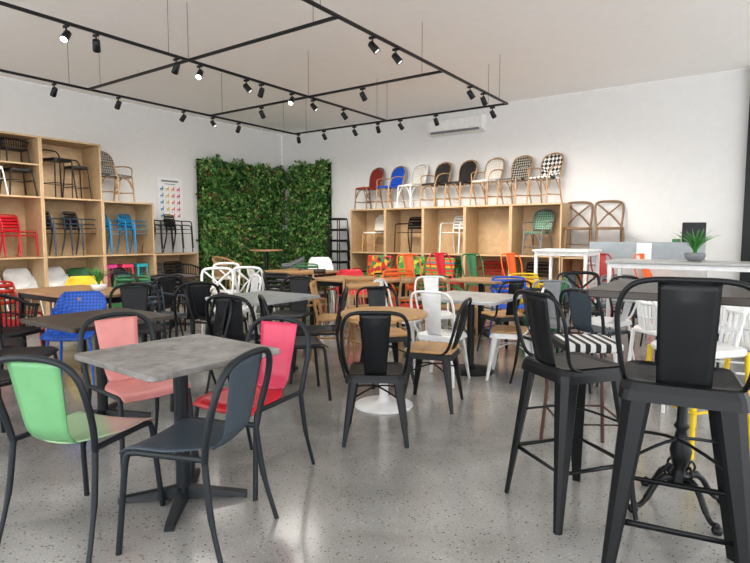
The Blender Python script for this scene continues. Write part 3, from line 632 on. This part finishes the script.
# ---------------------------------------------------------------- right middle
fl(kit_table(.8,.8,1.14,'legs'),'bar_table',2.85,8.15,35,{'top':WHITE,'base':WHITE},'white steel framed bar table','table')
fl(SLA,'dining_chair',2.15,7.55,170,fs(YEL),'yellow slatted armchair by white frame table','chair')
fl(MET,'metal_chair',1.92,6.35,-80,fs(DGREEN),'green pressed metal chair','chair')
fl(ARCH,'dining_chair',2.7,7.05,150,fs(CHAR,SLATE),'slate grey tubular chair','chair')
fl(kit_table(.7,.7,.75,'cross'),'dining_table',1.45,7.5,35,{'top':OAK,'base':BLACK},'oak pedestal table','table')
fl(SLA,'dining_chair',3.3,7.3,190,fs(MGREY),'grey slatted armchair','chair')
fl(MET,'metal_chair',2.5,5.85,-40,fs(WHITE),'white pressed metal chair','chair')
fl(ARCH,'dining_chair',2.1,5.15,60,fs(CHAR,SLATE),'slate grey tubular chair by stone table','chair')
fl(T76,'dining_table',2.75,5.25,35,{'top':MARB,'base':BLACK},'stone topped table behind white chairs','table')
for s,z,p in((2.35,4.35,165),(2.92,4.45,200)): fl(TUBH,'counter_stool',s,z,p,fs(WHITE),'tall white slatted counter stool','stool',scale=.95,group='white counter stools')
for s,z,p in((2.08,3.5,165),(2.66,3.6,190)): fl(TUBH,'counter_stool',s,z,p,{'frame':WHITE,'seat':WHITE,'leg':YEL},'white slatted counter stool with thin yellow legs','stool',group='white and yellow counter stools')
fl(STL,'bar_stool',1.28,3.30,2,fs(TERRA,STRIPE),'brown stool with black and white striped seat','stool')
LB=kit_table(1.8,.7,1.04,'legs')
fl(LB,'bar_table',3.75,6.5,35,{'top':plain('pale_grey_top',(.40,.40,.39),.35),'base':WHITE},'long pale grey bar table with white legs','table')
def blades(n,L,w):
    b=MB()
    for i in range(n):
        a=random.uniform(0,6.28); e=random.uniform(.25,1.0); l=L*random.uniform(.7,1)
        def f(u,v,a=a,e=e,l=l):
            r=l*v*math.cos(1.5-e*v*.9); z=l*v*math.sin(1.5-e*v*.6); wd=w*(1-v)**.6+.0005
            return (r*math.cos(a)-u*wd*math.sin(a),r*math.sin(a)+u*wd*math.cos(a),z)
        b.sheet(f,2,5,.002)
    return b
POT=MB().lathe([(.06,0),(.10,.03),(.115,.08),(.105,.10),(.095,.10),(.09,.08)],24).mesh('pot')
def potted(x,y,z,sc,lab,potm):
    lv=blades(38,.34,.016); lv.v=[(p[0]*1.1,p[1]*1.1,p[2]+.07) for p in lv.v]
    put([('pot',POT,'pot'),('leaves',lv.mesh('leaves'),'leaf')],'potted_plant',x,y,0,{'pot':potm,'leaf':plain('agave_green',(.06,.24,.05),.45)},lab,'plant',z=z,scale=sc)
x,y=W(3.78,6.5); potted(x,y,1.04,1.0,'spiky green plant in grey bowl on bar table',MGREY)
x,y=W(-3.0,5.95); potted(x,y,.75,.7,'small spiky plant in white pot on oak table',WHITE)
DG=plain('desk_pale',(.5,.5,.49),.5)
K=[('body',MB().box((0,0,.44),(1.6,.6,.88),.006).mesh('body'),'w'),('screen_panel',MB().box((0,-.29,1.08),(1.6,.02,.33),.003).mesh('screen_panel'),'g'),('worktop',MB().box((0,0,.895),(1.64,.66,.03),.004).mesh('worktop'),'w')]
put(K,'reception_desk',-1.45,9.5,0,{'w':DG,'g':plain('frosted_screen',(.30,.34,.36),.25)},'pale reception desk with frosted grey screen','desk')
put([('sheet',MB().box((0,0,0),(.21,.004,.26),.0005).mesh('sheet'),'w')],'notice_sheet',-1.45,9.195,0,{'w':WHITE},'white paper notice on desk screen','paper',z=1.10)
put([('screen',MB().box((0,0,.40),(.34,.03,.46),.006).mesh('screen'),'b'),('stand',MB().box((0,.03,.09),(.05,.03,.18)).mesh('stand'),'b'),('base',MB().slab(.22,.18,.02,0,.012,.002).mesh('base'),'b')],'monitor',-.84,9.62,30,{'b':BLKP},'black computer monitor on reception desk','monitor',z=.91)
put([('case',MB().box((0,0,.19),(.09,.26,.38),.006).mesh('case'),'b'),('label_panel',MB().box((0,-.132,.2),(.05,.004,.12),.001).mesh('label_panel'),'w')],'document_box',-1.06,9.55,0,{'b':DGREEN,'w':WHITE},'green document box file on desk','box',z=.91)
# ---------------------------------------------------------------- front right bar set
fl(kit_table(.76,.76,1.10,'ornate',False,.035,.02),'bar_table',1.50,2.62,35,{'top':DBROWN,'base':BLACK},'dark wood bar table on ornate cast iron base','table')
fl(BAR,'bar_stool',1.17,2.07,26,fs(BLACK),'tall black metal bar stool with splat back','stool',scale=1.08)
fl(BAR,'bar_stool',.97,2.66,72,fs(BLACK),'black metal bar stool turned towards bar table','stool',scale=.97)
# ---------------------------------------------------------------- light & camera
w=bpy.data.worlds.new('world'); scene.world=w; w.use_nodes=True; bg=w.node_tree.nodes['Background']; bg.inputs[0].default_value=(.95,.97,1,1); bg.inputs[1].default_value=3.6
cd=bpy.data.cameras.new('camera'); cam=bpy.data.objects.new('camera',cd); COL.objects.link(cam)
cam.location=(0,0,1.35); cam.rotation_euler=(rad(90-4.83),0,rad(35)); cd.sensor_width=36; cd.lens=26.4; cd.clip_start=.05
scene.camera=cam
scene.view_settings.view_transform='Standard'; scene.view_settings.exposure=.06; scene.view_settings.gamma=.92
